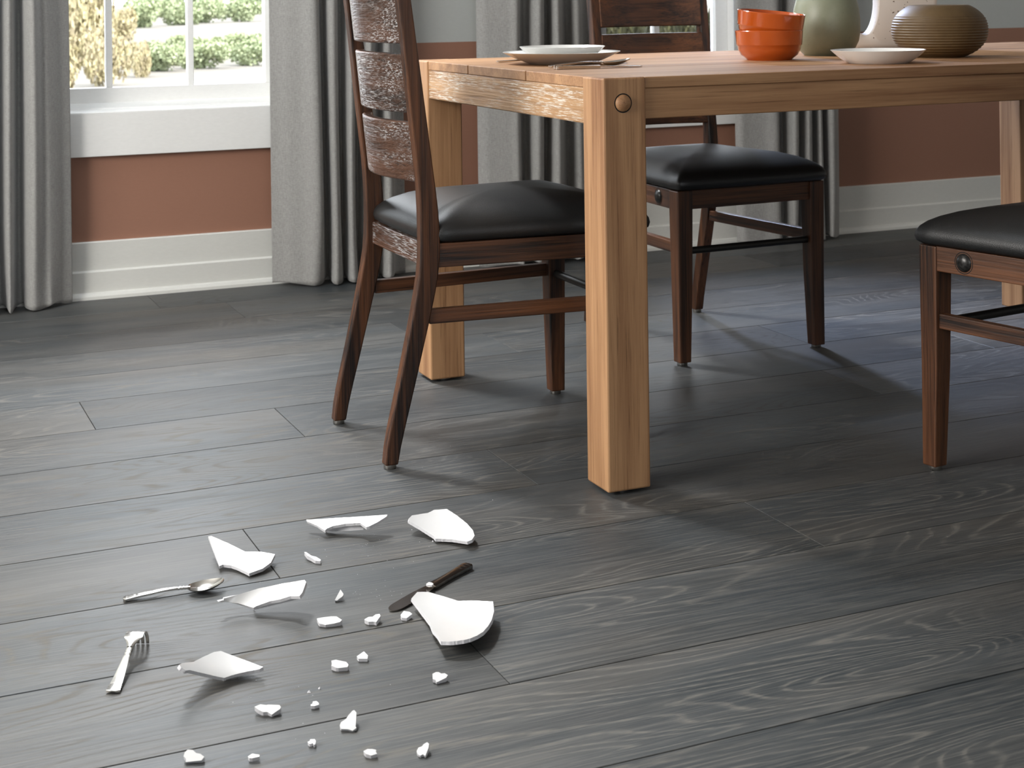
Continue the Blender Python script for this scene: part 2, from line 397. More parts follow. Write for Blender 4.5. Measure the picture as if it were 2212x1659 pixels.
curtain('grey curtain in deep round folds beside the window opening onto shrubs', [(-150, .0), (-125, .06), (-100, .07), (-80, .01), (-62, .005), (-45, .06), (-22, .07), (-5, .01), (4, .012), (14, .065), (26, .068), (36, .008), (46, .006), (54, .055), (72, .078), (90, .05), (104, .046), (124, .03), (134, .02), (153, .012)], YC, seed=1)
curtain('grey curtain hanging behind the tall back of the dining chair at the table end', [(585, .012), (602, .02), (622, .032), (650, .046), (676, .066), (690, .06), (694, .02), (700, .0), (707, .01), (713, .06), (724, .074), (732, .06), (735, .012), (742, .002), (748, .03), (755, .07), (764, .066), (768, .02), (774, .004), (781, .02), (788, .06), (800, .066), (812, .02), (818, .01), (828, .06), (842, .064), (849, .03), (858, .014), (873, .01)], YC, seed=2)
curtain('grey curtain seen through the gap under the table end apron', [(1031, .012), (1048, .03), (1068, .04), (1100, .055), (1120, .064), (1126, .02), (1134, .0), (1143, .01), (1149, .05), (1160, .066), (1170, .05), (1174, .006), (1184, .008), (1190, .055), (1202, .066), (1213, .03), (1222, .008), (1232, .02), (1240, .05), (1252, .055), (1262, .02), (1275, .01), (1285, .05), (1298, .055), (1310, .02)], YC, px_y=300, seed=3)
curtain('grey curtain between the far chair and the bare stretch of terracotta wall', [(1588, .012), (1600, .03), (1622, .036), (1650, .045), (1674, .06), (1681, .05), (1685, .008), (1693, .0), (1699, .03), (1708, .066), (1718, .06), (1722, .012), (1728, .03), (1737, .062), (1746, .05), (1749, .01), (1756, .03), (1764, .062), (1771, .055), (1774, .006), (1779, .02), (1789, .064), (1800, .066), (1810, .02)], YC, px_y=350, seed=4)

# ------------------------------------------------------------------ dining table
TX0, TX1, TY0, TY1, TZ = 1.265, 3.122, 2.508, 3.513, .757
table = thing('dining_table', 'long natural oak dining table with thick square legs', 'table', ((TX0 + TX1) / 2, (TY0 + TY1) / 2, 0))
tcx, tcy = (TX0 + TX1) / 2, (TY0 + TY1) / 2
LW = .087
hx, hy = (TX1 - TX0) / 2, (TY1 - TY0) / 2
def prism_z(name, poly, z0, z1, mat, parent, bev=.0015):
    n = len(poly); vs, fs = loft([[(x, y, z0) for x, y in poly], [(x, y, z1) for x, y in poly]])
    o = link(name, fixn(mesh(name, vs, fs)), mat, parent); bevel(o, bev); return o
BT = .0205; seam1, seam2 = 2.862 - tcy, 3.176 - tcy; e = .003; g = .0020
def outer_board(s):
    y_in = seam1 if s < 0 else seam2
    p = [(-hx + LW, -hy + e), (hx - LW, -hy + e), (hx - LW, -hy + LW), (hx - e, -hy + LW), (hx - e, -abs(y_in) - g if True else 0), (-hx + e, -abs(y_in) - g), (-hx + e, -hy + LW), (-hx + LW, -hy + LW)]
    return p if s < 0 else [(x, -y) for x, y in p]
prism_z('top_board', outer_board(-1), TZ - BT, TZ, M['oak_x'], table)
prism_z('top_board', [(-hx + e, seam1 + g), (hx - e, seam1 + g), (hx - e, seam2 - g), (-hx + e, seam2 - g)], TZ - BT, TZ, M['oak_x'], table)
prism_z('top_board', outer_board(1), TZ - BT, TZ, M['oak_x'], table)
for sxn in (-1, 1):
    for syn in (-1, 1):
        xa, xb = sorted((sxn * hx, sxn * (hx - LW))); yc_, yd = sorted((syn * hy, syn * (hy - LW)))
        leg = box('leg', xa, xb, yc_, yd, .006, TZ + .0004, M['oak_z'], table, .0035)
        cx, cy = (xa + xb) / 2, (yc_ + yd) / 2
        o = lathe('foot_pad', [(0, 0), (.024, 0), (.024, .008), (0, .008)], M['glide'], table, (cx, cy, 0), 24)
        pg = lathe('peg', [(0, .0085), (.006, .008), (.011, .0062), (.0145, .0035), (.0158, .0005), (.0158, -.004), (0, -.004)], M['oak_z'], table, (cx - .004, syn * hy, .711), 32)
        pg.rotation_euler = (PI / 2 if syn < 0 else -PI / 2, 0, 0)
        rg_ = lathe('peg_recess', [(.0158, .0003), (.0178, .0004), (.0182, -.002), (.0158, -.002)], M['joint'], pg, (0, 0, 0), 32)
for s in (-1, 1):
    ya, yb = sorted((s * (hy - .006), s * (hy - .028)))
    box('long_apron', -hx + LW - .003, hx - LW + .003, ya, yb, .680, TZ - BT, M['oak_x'], table, .002)
    xa, xb = sorted((s * (hx - .004), s * (hx - .028)))
    box('end_apron', xa, xb, -hy + LW - .003, hy - LW + .003, .669, TZ - BT, M['oak_sawn'], table, .002)

# ------------------------------------------------------------------ dining chairs (local: +x is the front)
CX, CYY = 1.23, 3.015
REAR = [(.0, .9485), (.057, .956), (.143, .977), (.224, .995), (.277, 1.007), (.321, 1.016), (.363, 1.024), (.389, 1.027), (.424, 1.028), (.476, 1.028), (.527, 1.0265), (.562, 1.024), (.699, 1.009), (.822, .997), (.903, .988), (1.0, .978)]
FRONT = [(.0, .973), (.064, .988), (.13, 1.006), (.196, 1.023), (.274, 1.043), (.318, 1.054), (.36, 1.063), (.386, 1.067), (.421, 1.068), (.473, 1.067), (.525, 1.062), (.56, 1.057), (.675, 1.043), (.812, 1.026), (.903, 1.0145), (1.0, 1.002)]
HB, HFR = .187, .2185          # half widths at back and front
PTK = .027
def rail_between(name, p0, p1, hgt, thk, mat, parent, bev=.0015):
    """a bar from p0 to p1 (centre line), height in z, thickness sideways"""
    p0, p1 = Vector(p0), Vector(p1); d = (p1 - p0); L = d.length / 2; c = (p0 + p1) / 2
    o = link(name, boxes(name, [(-L, L, -thk / 2, thk / 2, -hgt / 2, hgt / 2)]), mat, parent, c)
    o.rotation_euler = (0, -math.asin(d.z / d.length), math.atan2(d.y, d.x)); bevel(o, bev); return o
def make_chair(label):
    t = thing('dining_chair', label, 'chair', group='dining chairs around the table')
    zs = [.008 + (.985 - .008) * i / 30 for i in range(31)]
    for s in (-1, 1):
        secs = []
        for z in zs:
            r = smooth_table(REAR, z) - CX; f = smooth_table(FRONT, z) - CX
            yo, yi = s * HB, s * (HB - PTK)
            secs.append([(r, yo, z), (f, yo, z), (f, yi, z), (r, yi, z)])
        vs, fs = loft(secs); o = link('back_post', fixn(mesh('back_post', vs, fs)), M['walnut_z'], t); bevel(o, .003)
        for p in o.data.polygons: p.use_smooth = False
        lathe('glide', [(0, 0), (.0115, 0), (.0125, .002), (.0125, .009), (0, .009)], M['glide'], t, (.963 - CX, s * (HB - PTK / 2), 0), 20)
        # front leg, tapered on its inner sides
        xf = .272; top, bot = .043, .032; yo = s * HFR
        secs = []
        for z, w, sh in ((.008, bot, .001), (.20, .0385, .001), (.40, top, 0), (.427, top, 0)):
            y1 = yo - s * sh * 2; y2 = y1 - s * w
            secs.append([(xf - sh, y1, z), (xf - sh, y2, z), (xf - sh - w, y2, z), (xf - sh - w, y1, z)])
        vs, fs = loft(secs); o = link('front_leg', fixn(mesh('front_leg', vs, fs)), M['walnut_z'], t); bevel(o, .0025)
        lathe('glide', [(0, 0), (.0115, 0), (.0125, .002), (.0125, .009), (0, .009)], M['glide'], t, (xf - .018, s * (HFR - .018), 0), 20)
        # side rail, stretcher
        a = Vector((1.062 - CX, s * (HB - .014), .404)); b = Vector((xf - .040, s * (HFR - .014), .404))
        sr = rail_between('side_rail', a, b, .047, .022, M['walnut_x'], t)
        a2 = Vector((1.046 - CX, s * (HB - .014), .2855)); b2 = Vector((xf - .038, s * (HFR - .018), .2855))
        rail_between('side_stretcher', a2, b2, .028, .018, M['walnut_x'], t)
        # bolt near the front leg
        pb = a.lerp(b, .84); bo = lathe('bolt', [(0, .008), (.007, .0074), (.0125, .0052), (.0165, .0018), (.0178, -.002), (.0178, -.004), (0, -.004)], M['bolt'], t, (pb.x, pb.y + s * .011, .404), 32)
        bo.rotation_euler = (-s * PI / 2, 0, math.atan2(b.y - a.y, b.x - a.x) if s > 0 else math.atan2(b.y - a.y, b.x - a.x))
        lathe('bolt_recess', [(.0172, -.001), (.0200, .0005), (.0206, .0004), (.0206, -.003), (.0172, -.003)], M['joint'], bo, (0, 0, 0), 32)
    # front and rear rails
    box('front_rail', xf - .030, xf - .006, -HFR + .041, HFR - .041, .3805, .4275, M['walnut_y'], t, .002)
    box('rear_rail', 1.040 - CX, 1.064 - CX, -HB + PTK - .004, HB - PTK + .004, .380, .427, M['walnut_glint'], t, .0025)
    rod('front_rod', (xf - .022, -HFR + .036, .277), (xf - .022, HFR - .036, .277), .0088, M['gunmetal'], t)
    # curved slats
    for z0, z1 in ((.546, .664), (.682, .799), (.818, .968)):
        secs = []; n = 18; Y = HB - PTK + .002
        for i in range(n + 1):
            y = -Y + 2 * Y * i / n; bow = .034 * (1 - (y / Y) ** 2)
            ring = []
            for z, off in ((z0, 0), (z1, 0), (z1, .021), (z0, .021)):
                x = smooth_table(REAR, z) - CX + .010 - bow + off; ring.append((x, y, z))
            secs.append(ring)
        vs, fs = loft(secs); o = link('back_slat', fixn(mesh('back_slat', vs, fs)), [M['walnut_y'], M['walnut_glint']], t); bevel(o, .004, 3)
        for p in o.data.polygons: p.material_index = 1 if p.normal.x < -.5 else 0  # only rear faces take the walnut with painted-in silvery reflections
    # cushion
    out = [(-.188, -.150), (-.192, 0), (-.188, .150), (-.176, .163), (-.160, .188), (-.10, .194), (.05, .205), (.20, .219), (.262, .2225), (.284, .205), (.290, .10), (.291, 0), (.290, -.10), (.284, -.205), (.262, -.2225), (.20, -.219), (.05, -.205), (-.10, -.194), (-.160, -.188), (-.176, -.163)]
    ring = catmull(out + [out[0]], 5)[:-1]
    cx0 = .05; secs = []
    for sc, z in ((.0, .429), (.70, .429), (.965, .4285), (.998, .434), (1.008, .443), (1.0, .4525), (.975, .462), (.93, .471), (.86, .480), (.76, .489), (.62, .4975), (.45, .503), (.25, .507), (.10, .5078)):
        secs.append([(cx0 + (x - cx0) * sc, y * sc, z) for x, y in ring])
    vs, fs = loft(secs[1:], True); o = link('seat_cushion', fixn(mesh('seat_cushion', vs, fs)), M['leather'], t, None, True)
    # recess around legs on the wooden frame: seat board
    box('seat_board', 1.06 - CX, xf - .02, -HB + .02, HB - .02, .418, .4295, M['walnut_x'], t, 0)
    return t
def dup(root, label):
    r = root.copy(); COL.objects.link(r); r['label'] = label
    for ch in list(root.children):
        c = ch.copy(); COL.objects.link(c); c.parent = r
        for gch in ch.children:
            d = gch.copy(); COL.objects.link(d); d.parent = c
    return r
c1 = make_chair('dark walnut dining chair with black seat tucked under the end of the table')
c2 = dup(c1, 'dark walnut chair on the window side of the table, facing it')
c3 = dup(c1, 'dark walnut chair with black seat standing opposite the window side of the table')
c1.location = (CX + .002, CYY, 0); c1.rotation_euler.z = math.radians(-.6)
c2.location = (2.070, 3.580, 0); c2.rotation_euler.z = math.radians(-87.7)
c3.location = (2.132, 2.163, 0); c3.rotation_euler.z = math.radians(98)

# ------------------------------------------------------------------ tableware
def at_table(px, py): return onz(px, py, TZ)
def flat(px, py, r_back):
    """centre of a round foot whose nearest point shows at the pixel"""
    p = at_table(px, py); d = Vector((p.x, p.y, 0)).normalized(); return p + d * r_back
PLP = [(0, .0045), (.052, .0045), (.058, .007), (.07, .013), (.098, .0195), (.1235, .0255), (.1247, .0265), (.124, .0275), (.098, .0225), (.068, .0165), (.056, .0105), (.050, .0085), (0, .0085)]
def plate_profile(R, hgt, foot, pw=1.5):
    out = [(0, .002), (foot * .9, .002), (foot * .92, 0), (foot, 0)]
    n = 10
    for i in range(1, n + 1):
        u = i / n; out.append((foot + (R - foot) * u, .0015 + (hgt * .965 - .0015) * u ** pw))
    out += [(R + .0006, hgt * .985), (R - .0008, hgt)]
    for i in range(n - 1, -1, -1):
        u = i / n; out.append((foot + (R - foot) * u, .0058 + (hgt - .0058) * u ** (pw * 1.05) if u else .0058))
    return out + [(0, .0056)]
pc = flat(1213, 140.5, .068)
big = tag(lathe('dinner_plate', plate_profile(.130, .027, .070, 1.25), M['plate'], None, pc, 96), 'large white dinner plate lying under a smaller plate', 'plate')
sp = pc + Vector((.004, .004, .0070))
small = tag(lathe('salad_plate', plate_profile(.0945, .0315, .058, 1.25), M['plate'], None, sp, 96), 'small white plate stacked on the dinner plate', 'plate')
wp = flat(1897, 139, .058)
tag(lathe('side_plate', plate_profile(.098, .0285, .062, 1.35), M['plate'], None, wp, 96), 'single white plate in front of the brown ribbed pot', 'plate')
# stacked orange bowls
BP = [(0, .003), (.046, .003), (.047, 0), (.050, 0), (.052, .003), (.064, .012), (.0695, .024), (.0704, .0315), (.0728, .0335), (.0734, .036), (.0755, .063), (.0762, .0655), (.075, .067), (.0735, .0655), (.070, .036), (.066, .024), (.058, .013), (.045, .008), (0, .007)]
bc = flat(1662, 131, .045)
tag(lathe('bowl', BP, M['orange'], None, bc, 96), 'glossy orange bowl standing flat at the bottom of the pair', 'bowl', 'stacked orange bowls')
o = tag(lathe('bowl', BP, M['orange'], None, bc + Vector((-.001, 0, .0412)), 96), 'glossy orange bowl tilted inside the bowl below it', 'bowl', 'stacked orange bowls')
tilt_axis = FWD; o.rotation_euler = (Matrix.Rotation(math.radians(5.5), 3, FWD) @ Matrix.Rotation(math.radians(3), 3, RIGHT)).to_euler()
# sage green jar
jc = flat(1786, 121, .052)
JP = [(0, .002), (.050, .002), (.053, 0), (.056, .003), (.066, .014), (.0755, .034), (.0795, .058), (.0795, .085), (.0765, .112), (.070, .136), (.058, .158), (.044, .172), (.036, .182), (.034, .196), (.037, .205), (.034, .207), (.030, .198), (.032, .18), (.04, .168), (.055, .15), (.068, .125), (.073, .1), (.072, .05), (.05, .012), (0, .008)]
tag(lathe('jar', JP, M['sage'], None, jc, 96), 'round sage green jar behind the orange bowls', 'jar')
# brown ribbed pot
kc = flat(2030, 125, .052)
prof = [(0, .002), (.052, .002), (.054, 0)]
NP = 150
for i in range(NP + 1):
    u = i / NP; z = .001 + .1165 * u
    a = (u - .50) / .62; r = .1075 * math.sqrt(max(0, 1 - a * a * .97)) if True else 0
    r = .1068 * (max(0.0, 1 - abs((u - .52) / .60) ** 2.3)) ** .52
    rib = .0009 * math.sin(u * 2 * PI * 19) if .04 < u < .80 else 0
    prof.append((max(r, .054) + rib, z))
rt = prof[-1][0]
prof += [(rt - .004, .1185), (rt - .008, .117), (rt + .01, .09), (.095, .06), (.075, .02), (.05, .008), (0, .008)]
tag(lathe('pot', prof, M['brown'], None, kc, 96), 'squat brown pot with fine horizontal ribs', 'pot')
# speckled vase with an oval hole
vb = flat(1905, 107, .034)
K = (vb.x * FWD.x + vb.y * FWD.y) / F
def vx(px): return (px - 1905) * K
outer = [(vx(1838), .0), (vx(1960), .0), (vx(1992), .012), (vx(2012), .05), (vx(2020), .11), (vx(2021), .17), (vx(2010), .24), (vx(1975), .30), (vx(1920), .325), (vx(1865), .30), (vx(1826), .24), (vx(1812), .17), (vx(1810), .11), (vx(1813), .06), (vx(1822), .018)]
outer = catmull(outer + [outer[0]], 6)[:-1]
hc = (vx(1863), .035 + .092); hrx, hrz = 31 * K, .092
bmv = bmesh.new()
def ring_pts(pts, inset, yv, cx, cz):
    return [bmv.verts.new((x - (x - cx) * inset, yv, z - (z - cz) * inset)) for x, z in pts]
ocx, ocz = vx(1915), .15
nO = len(outer)
rings_o = [ring_pts(outer, i, yv, ocx, ocz) for yv, i in ((-.036, .10), (-.034, .05), (-.027, .015), (-.012, 0), (.012, 0), (.027, .015), (.034, .05), (.036, .10))]
hole = [(hc[0] + hrx * math.cos(2 * PI * j / 48), hc[1] + hrz * math.sin(2 * PI * j / 48)) for j in range(48)]
rings_h = [ring_pts(hole, i, yv, hc[0], hc[1]) for yv, i in ((-.036, -.02), (-.033, .03), (-.015, .06), (.015, .06), (.033, .03), (.036, -.02))]
for R_ in (rings_o, rings_h):
    for A, B in zip(R_, R_[1:]):
        for j in range(len(A)): k = (j + 1) % len(A); bmv.faces.new((A[j], A[k], B[k], B[j]))
for idx in (0, -1):
    eds = []
    for R_ in (rings_o[idx], rings_h[idx]):
        for j in range(len(R_)):
            e_ = bmv.edges.get((R_[j], R_[(j + 1) % len(R_)])); eds.append(e_)
    bmesh.ops.triangle_fill(bmv, use_beauty=True, use_dissolve=False, edges=eds)
bmesh.ops.recalc_face_normals(bmv, faces=bmv.faces)
me = bpy.data.meshes.new('vase'); bmv.to_mesh(me); bmv.free()
o = link('vase', me, M['speckle'], None, vb, True); o.rotation_euler.z = -YAW
md = o.modifiers.new('edge', 'EDGE_SPLIT'); md.split_angle = math.radians(42)
tag(o, 'speckled cream stoneware vase with an oval hole through it', 'vase')

# ------------------------------------------------------------------ flatware (local: +x runs from handle end to tip)
def strip(name, secs, mat, parent, nseg=10, th=.0018):
    """secs: (x, half width, z of top, dish depth, thickness); rounded cross sections"""
    rings = []
    for x, w, z, dish, tk in secs:
        top = [(x, w * math.cos(PI * i / nseg), z - dish * (1 - math.cos(PI * i / nseg) ** 2)) for i in range(nseg + 1)]
        bot = [(x, p[1] * .97, p[2] - tk) for p in top[::-1]]
        rings.append(top + bot)
    vs, fs = loft(rings); o = link(name, fixn(mesh(name, vs, fs)), mat, parent, None, True)
    md = o.modifiers.new('edge', 'EDGE_SPLIT'); md.split_angle = math.radians(60); return o
def place(t, tail, tip, z=0.0):
    d = tip - tail; t.location = (tail.x, tail.y, z); t.rotation_euler.z = math.atan2(d.y, d.x); return Vector((d.x, d.y, 0)).length
def handle_secs(L, zf, w0=.0085, w1=.0035):
    out = []
    for i in range(41):
        u = i / 40; x = L * u
        w = (w0 * .45 if i == 0 else (w0 + (w1 - w0) * min(1, u / .9) ** .8))
        if .05 < u < .2: w += .0007 * math.cos((u - .05) / .15 * 2 * PI * 3)
        if .80 < u < .96: w += .0006 * math.cos((u - .80) / .16 * 2 * PI * 3)
        z = zf(u) + (.0006 * math.cos((u - .04) / .15 * 2 * PI * 3) if .04 < u < .19 else 0) + (.0006 * math.cos((u - .80) / .16 * 2 * PI * 3) if .80 < u < .96 else 0)
        out.append((x, w, z, -.0008, .0030 if 0 < i else .002))
    return out
def make_spoon(t, L, mat):
    Lh = L * .66; Lb = L - Lh
    strip('handle', handle_secs(Lh, lambda u: .0042 + .005 * math.sin(PI * u) + .010 * max(0, u - .4)), mat, t)
    secs = []
    for i in range(25):
        u = i / 24; w = .0038 + .0165 * math.sin(PI * min(1, u ** .8 * .985 + .0)) ** .75 if i < 24 else .002
        z = .0095 - .0015 * u + .011 * max(0, u - .2) ** 1.6
        secs.append((Lh - .004 + (Lb + .004) * u, w, z, .0075 * math.sin(PI * min(1, u * .95 + .05)) ** .7, .0015))
    strip('bowl', secs, mat, t, 14)
def make_knife(t, L, hmat, bmat):
    Lh = L * .50
    secs = []
    for i in range(31):
        u = i / 30; w = (.0098 - .0022 * math.sin(PI * u * .9)) * (.55 if i == 0 else 1)
        z = .0075 - .001 * u + (.0005 * math.cos(u / .22 * 2 * PI * 4) if u < .22 else 0)
        secs.append((Lh * u, w, z, -.0006, .0062))
    strip('handle', secs, hmat, t)
    secs = []
    for i in range(25):
        u = i / 24; w = .0075 + .0040 * math.sin(PI * min(.5, u * 1.1)) if u < .78 else .0115 * math.sqrt(max(.02, 1 - ((u - .78) / .22) ** 2))
        secs.append((Lh + (L - Lh) * u, w, .0048 - .0018 * u, 0, .0016))
    strip('blade', secs, bmat, t)
def make_fork(t, L, mat, hump=.024, down=True):
    Lh = L * .62
    strip('handle', handle_secs(Lh, lambda u: .0042 + (hump - .006) * (u ** 1.5), .0098, .0040), mat, t)
    zr = lambda v: (hump - .0018) + .006 * math.sin(PI * v * .9) - (0 if v < .5 else (hump + .002) * ((v - .5) / .5) ** 1.7)
    secs = []
    x0 = Lh - .004; Lt = L - x0
    for i in range(15):
        v = .5 * i / 14; w = .0042 + .0105 * (max(0, min(1, v / .36)) ** 1.4)
        secs.append((x0 + Lt * v * 1.0, min(w, .0128), zr(v), -.0012, .0017))
    strip('tine_root', secs, mat, t, 12)
    for k in range(4):
        yc_ = (-1.5 + k) * .0068; secs = []
        for i in range(13):
            v = .5 + .5 * i / 12; secs.append((x0 + Lt * (.5 + .5 * math.sin((v - .5) * PI) * .9), .0023 if i < 12 else .001, zr(v) if zr(v) > .0022 else .0022, 0, .0017))
        rr = []
        o = strip('tine', [(x, w, z, d, tk) for x, w, z, d, tk in secs], mat, t, 6); o.location.y = yc_
t = thing('spoon', 'silver spoon lying on the floor', 'spoon')
L = place(t, onz(266, 1294, .003), onz(484, 1243, .021)); make_spoon(t, L, M['steel'])
t = thing('fork', 'silver fork lying tines down on the floor', 'fork')
tail, tip = onz(243, 1495, .003), onz(300, 1372, .016); L = place(t, tail, tip); make_fork(t, L + .012, M['steel'])
t = thing('knife', 'table knife on the floor partly under a shard', 'knife')
tail, tip = onz(1013, 1219, .006), onz(843, 1318, .003); L = place(t, tail, tip); make_knife(t, L, M['steel_dark_reflection'], M['steel_dark_reflection'])
t = thing('spoon', 'silver spoon lying on the table beside the dinner plate', 'spoon')
tail, tip = at_table(1186, 147), at_table(1350, 142); tip = tail + (tip - tail).normalized() * .185; L = place(t, tail + Vector((0, .0, 0)), tip, TZ); make_spoon(t, L, M['steel'])
t = thing('knife', 'table knife lying alongside the spoon on the table', 'knife')
q = at_table(1198, 150.5); L = place(t, q, q + (tip - tail) * 1.06, TZ); make_knife(t, L, M['steel'], M['steel'])
t = thing('fork', 'silver fork on the table, half hidden by the plates', 'fork')
tail = at_table(1073, 136); d = (tip - tail).normalized(); L = place(t, tail, tail + (tip - at_table(1186, 147)).normalized() * .18, TZ); make_fork(t, L, M['steel'], .012)

# ------------------------------------------------------------------ broken plate
def shard(label, outline, controls, thick=.0048, name='plate_shard', step=3.2, cat='shard', group='large pieces of the broken plate', fray=.5):
    """outline: (px, py, z) around the edge, controls: extra (px, py, z) inside; z is the height of the upper face"""
    rg = random.Random(len(label))
    ctr = [(x, y, z) for x, y, z in outline] + list(controls)
    mx_ = sum(c[0] for c in ctr) / len(ctr); my_ = sum(c[1] for c in ctr) / len(ctr)
    def basis(x, y):
        u, v = (x - mx_) / 60, (y - my_) / 30; return [1, u, v, u * u, u * v, v * v] if len(ctr) > 12 else [1, u, v]
    nb = len(basis(0, 0)); A = [[0.0] * (nb + 1) for _ in range(nb)]
    for x, y, z in ctr:
        q = basis(x, y)
        for i in range(nb):
            for j in range(nb): A[i][j] += q[i] * q[j] + (1e-4 if i == j else 0)
            A[i][nb] += q[i] * z
    for i in range(nb):
        for j in range(nb):
            if j != i:
                f = A[j][i] / A[i][i]
                for k in range(i, nb + 1): A[j][k] -= f * A[i][k]
    cf = [A[i][nb] / A[i][i] for i in range(nb)]
    def zat(x, y): return max(.0015, sum(c * q for c, q in zip(cf, basis(x, y))))
    poly = []
    n = len(outline)
    for i in range(n):
        (xa, ya, _), (xb, yb, _) = outline[i], outline[(i + 1) % n]
        L = math.hypot(xb - xa, yb - ya); k = max(1, int(L / step))
        for j in range(k):
            u = j / k; f = fray if 0 < j else 0
            poly.append(Vector((xa + (xb - xa) * u + rg.uniform(-f, f) * .4, ya + (yb - ya) * u + rg.uniform(-f, f) * .4)))
    m_ = len(poly)
    x0, x1 = min(p.x for p in poly), max(p.x for p in poly); y0, y1 = min(p.y for p in poly), max(p.y for p in poly)
    def inside(x, y):
        c = False; j = m_ - 1
        for i in range(m_):
            a, b = poly[i], poly[j]
            if (a.y > y) != (b.y > y) and x < (b.x - a.x) * (y - a.y) / (b.y - a.y) + a.x: c = not c
            j = i
        return c
    inner = []
    y = y0 + step * .5
    while y < y1:
        x = x0 + step * .5
        while x < x1:
            if inside(x, y) and min((p.x - x) ** 2 + (p.y - y) ** 2 for p in poly) > (step * .55) ** 2: inner.append(Vector((x, y)))
            x += step * 1.4
        y += step * .8
    co, ed, fa, *_ = delaunay_2d_cdt(poly + inner, [(i, (i + 1) % m_) for i in range(m_)], [], 1, 1e-4)
    top = [onz(p.x, p.y, zat(p.x, p.y)) for p in co]
    # centre on the mean position, on the floor
    cx = sum(p.x for p in top) / len(top); cy = sum(p.y for p in top) / len(top)
    nrm = [Vector((0, 0, 0)) for _ in top]
    for f in fa:
        nn = (top[f[1]] - top[f[0]]).cross(top[f[2]] - top[f[0]])
        if nn.z < 0: nn = -nn
        for i in f: nrm[i] += nn
    bot = []
    for p, nn in zip(top, nrm):
        nn = nn.normalized() if nn.length > 0 else Vector((0, 0, 1)); q = p - nn * thick; q.z = max(q.z, .0003); bot.append(q)
    N = len(top); off = Vector((cx, cy, 0))
    vs = [p - off for p in top] + [p - off for p in bot]
    fs = [tuple(f) for f in fa]; nf = len(fs); fs += [tuple(i + N for i in reversed(f)) for f in fa]
    cnt = {}
    for f in fa:
        for i in range(len(f)):
            k = (f[i], f[(i + 1) % len(f)]); cnt[k] = 1
    for (a, b) in cnt:
        if (b, a) not in cnt: fs.append((b, a, a + N, b + N))
    me = fixn(mesh(name, vs, fs)); o = link(name, me, [M['ceramic'], M['raw']], None, off)
    for i, p in enumerate(me.polygons):
        p.use_smooth = i < 2 * nf
        if i >= 2 * nf: p.material_index = 1
    md = o.modifiers.new('edge', 'EDGE_SPLIT'); md.split_angle = math.radians(45)
    return tag(o, label, cat, group)
def crop(ox, oy, s, pts): return [(ox + s * p[0], oy + s * p[1], p[2]) for p in pts]
s1 = (420, 1070, .1989); s2 = (640, 1070, .2170); s3 = (200, 1210, .18987)
def foot_rim(o, pts, thk=.004, base=0.0):
    """short piece of the plate's foot ring under a shard: px points on the floor along its outer face with heights"""
    off = o.location; A = [onz(x, y, base * i / max(1, len(pts) - 1)) for i, (x, y, h_) in enumerate(pts)]; vs = []
    n = len(pts)
    for back in (0, 1):
        for lev in (0, 1):
            for (x, y, h_), p in zip(pts, A):
                d = Vector((p.x, p.y, 0)).normalized() * (thk * back)
                vs.append((p.x + d.x - off.x, p.y + d.y - off.y, p.z + h_ * lev + .0002))
    fs = []
    for i in range(n - 1):
        a_, b_, c_, d_ = i, n + i, 2 * n + i, 3 * n + i
        fs += [(a_, a_ + 1, b_ + 1, b_), (c_ + 1, c_, d_, d_ + 1), (b_, b_ + 1, d_ + 1, d_), (a_ + 1, a_, c_, c_ + 1)]
    fs += [(0, n, 3 * n, 2 * n), (n - 1, 2 * n - 1, 4 * n - 1, 3 * n - 1)]
    link('foot_rim', fixn(mesh('foot_rim', vs, fs)), M['raw'], o)
def c2(cr, pts): return [(cr[0] + cr[2] * x, cr[1] + cr[2] * y, h_) for x, y, h_ in pts]
o = shard('white plate shard with a pointed upright end, above the spoon bowl', crop(*s1, [(150, 445, .030), (185, 440, .031), (370, 520, .024), (550, 610, .016), (730, 612, .015), (875, 640, .014), (830, 730, .011), (740, 795, .009), (595, 847, .0075), (480, 790, .008), (400, 760, .008), (310, 750, .0085), (270, 768, .0085), (262, 735, .010), (205, 590, .020)]), crop(*s1, [(330, 640, .013), (450, 690, .0105), (640, 720, .010)]))
foot_rim(o, c2(s1, [(265, 772, .006), (285, 768, .006), (305, 758, .006)]))
o = shard('long flat white plate shard resting near the chair shadow, edge on', crop(*s1, [(1213, 263, .020), (1350, 257, .022), (1700, 236, .026), (2095, 210, .031), (2088, 228, .030), (1990, 290, .0255), (1900, 335, .0225), (1865, 345, .0215), (1800, 298, .023), (1640, 308, .0195), (1500, 335, .016), (1440, 360, .0135), (1418, 380, .013), (1395, 368, .0135), (1330, 325, .016), (1225, 285, .019)]), crop(*s1, [(1500, 280, .020), (1800, 270, .0245)]))
foot_rim(o, c2(s1, [(1412, 398, .0095), (1440, 397, .010), (1560, 392, .0105), (1700, 386, .0105), (1835, 376, .0095)]), base=.008)
o = shard('white plate shard with a smooth rounded rim, beyond the knife handle', crop(*s2, [(1120, 230, .024), (1150, 200, .024), (1310, 175, .021), (1370, 145, .022), (1500, 135, .022), (1600, 200, .020), (1700, 280, .0185), (1760, 350, .017), (1775, 400, .016), (1750, 440, .015), (1700, 462, .0135), (1550, 438, .010), (1410, 432, .008), (1385, 432, .0078), (1370, 408, .009), (1250, 330, .015), (1120, 252, .022)]), crop(*s2, [(1330, 290, .0145), (1500, 330, .011), (1620, 350, .0135)]))
foot_rim(o, c2(s2, [(1380, 442, .006), (1395, 444, .006), (1412, 438, .006)]))
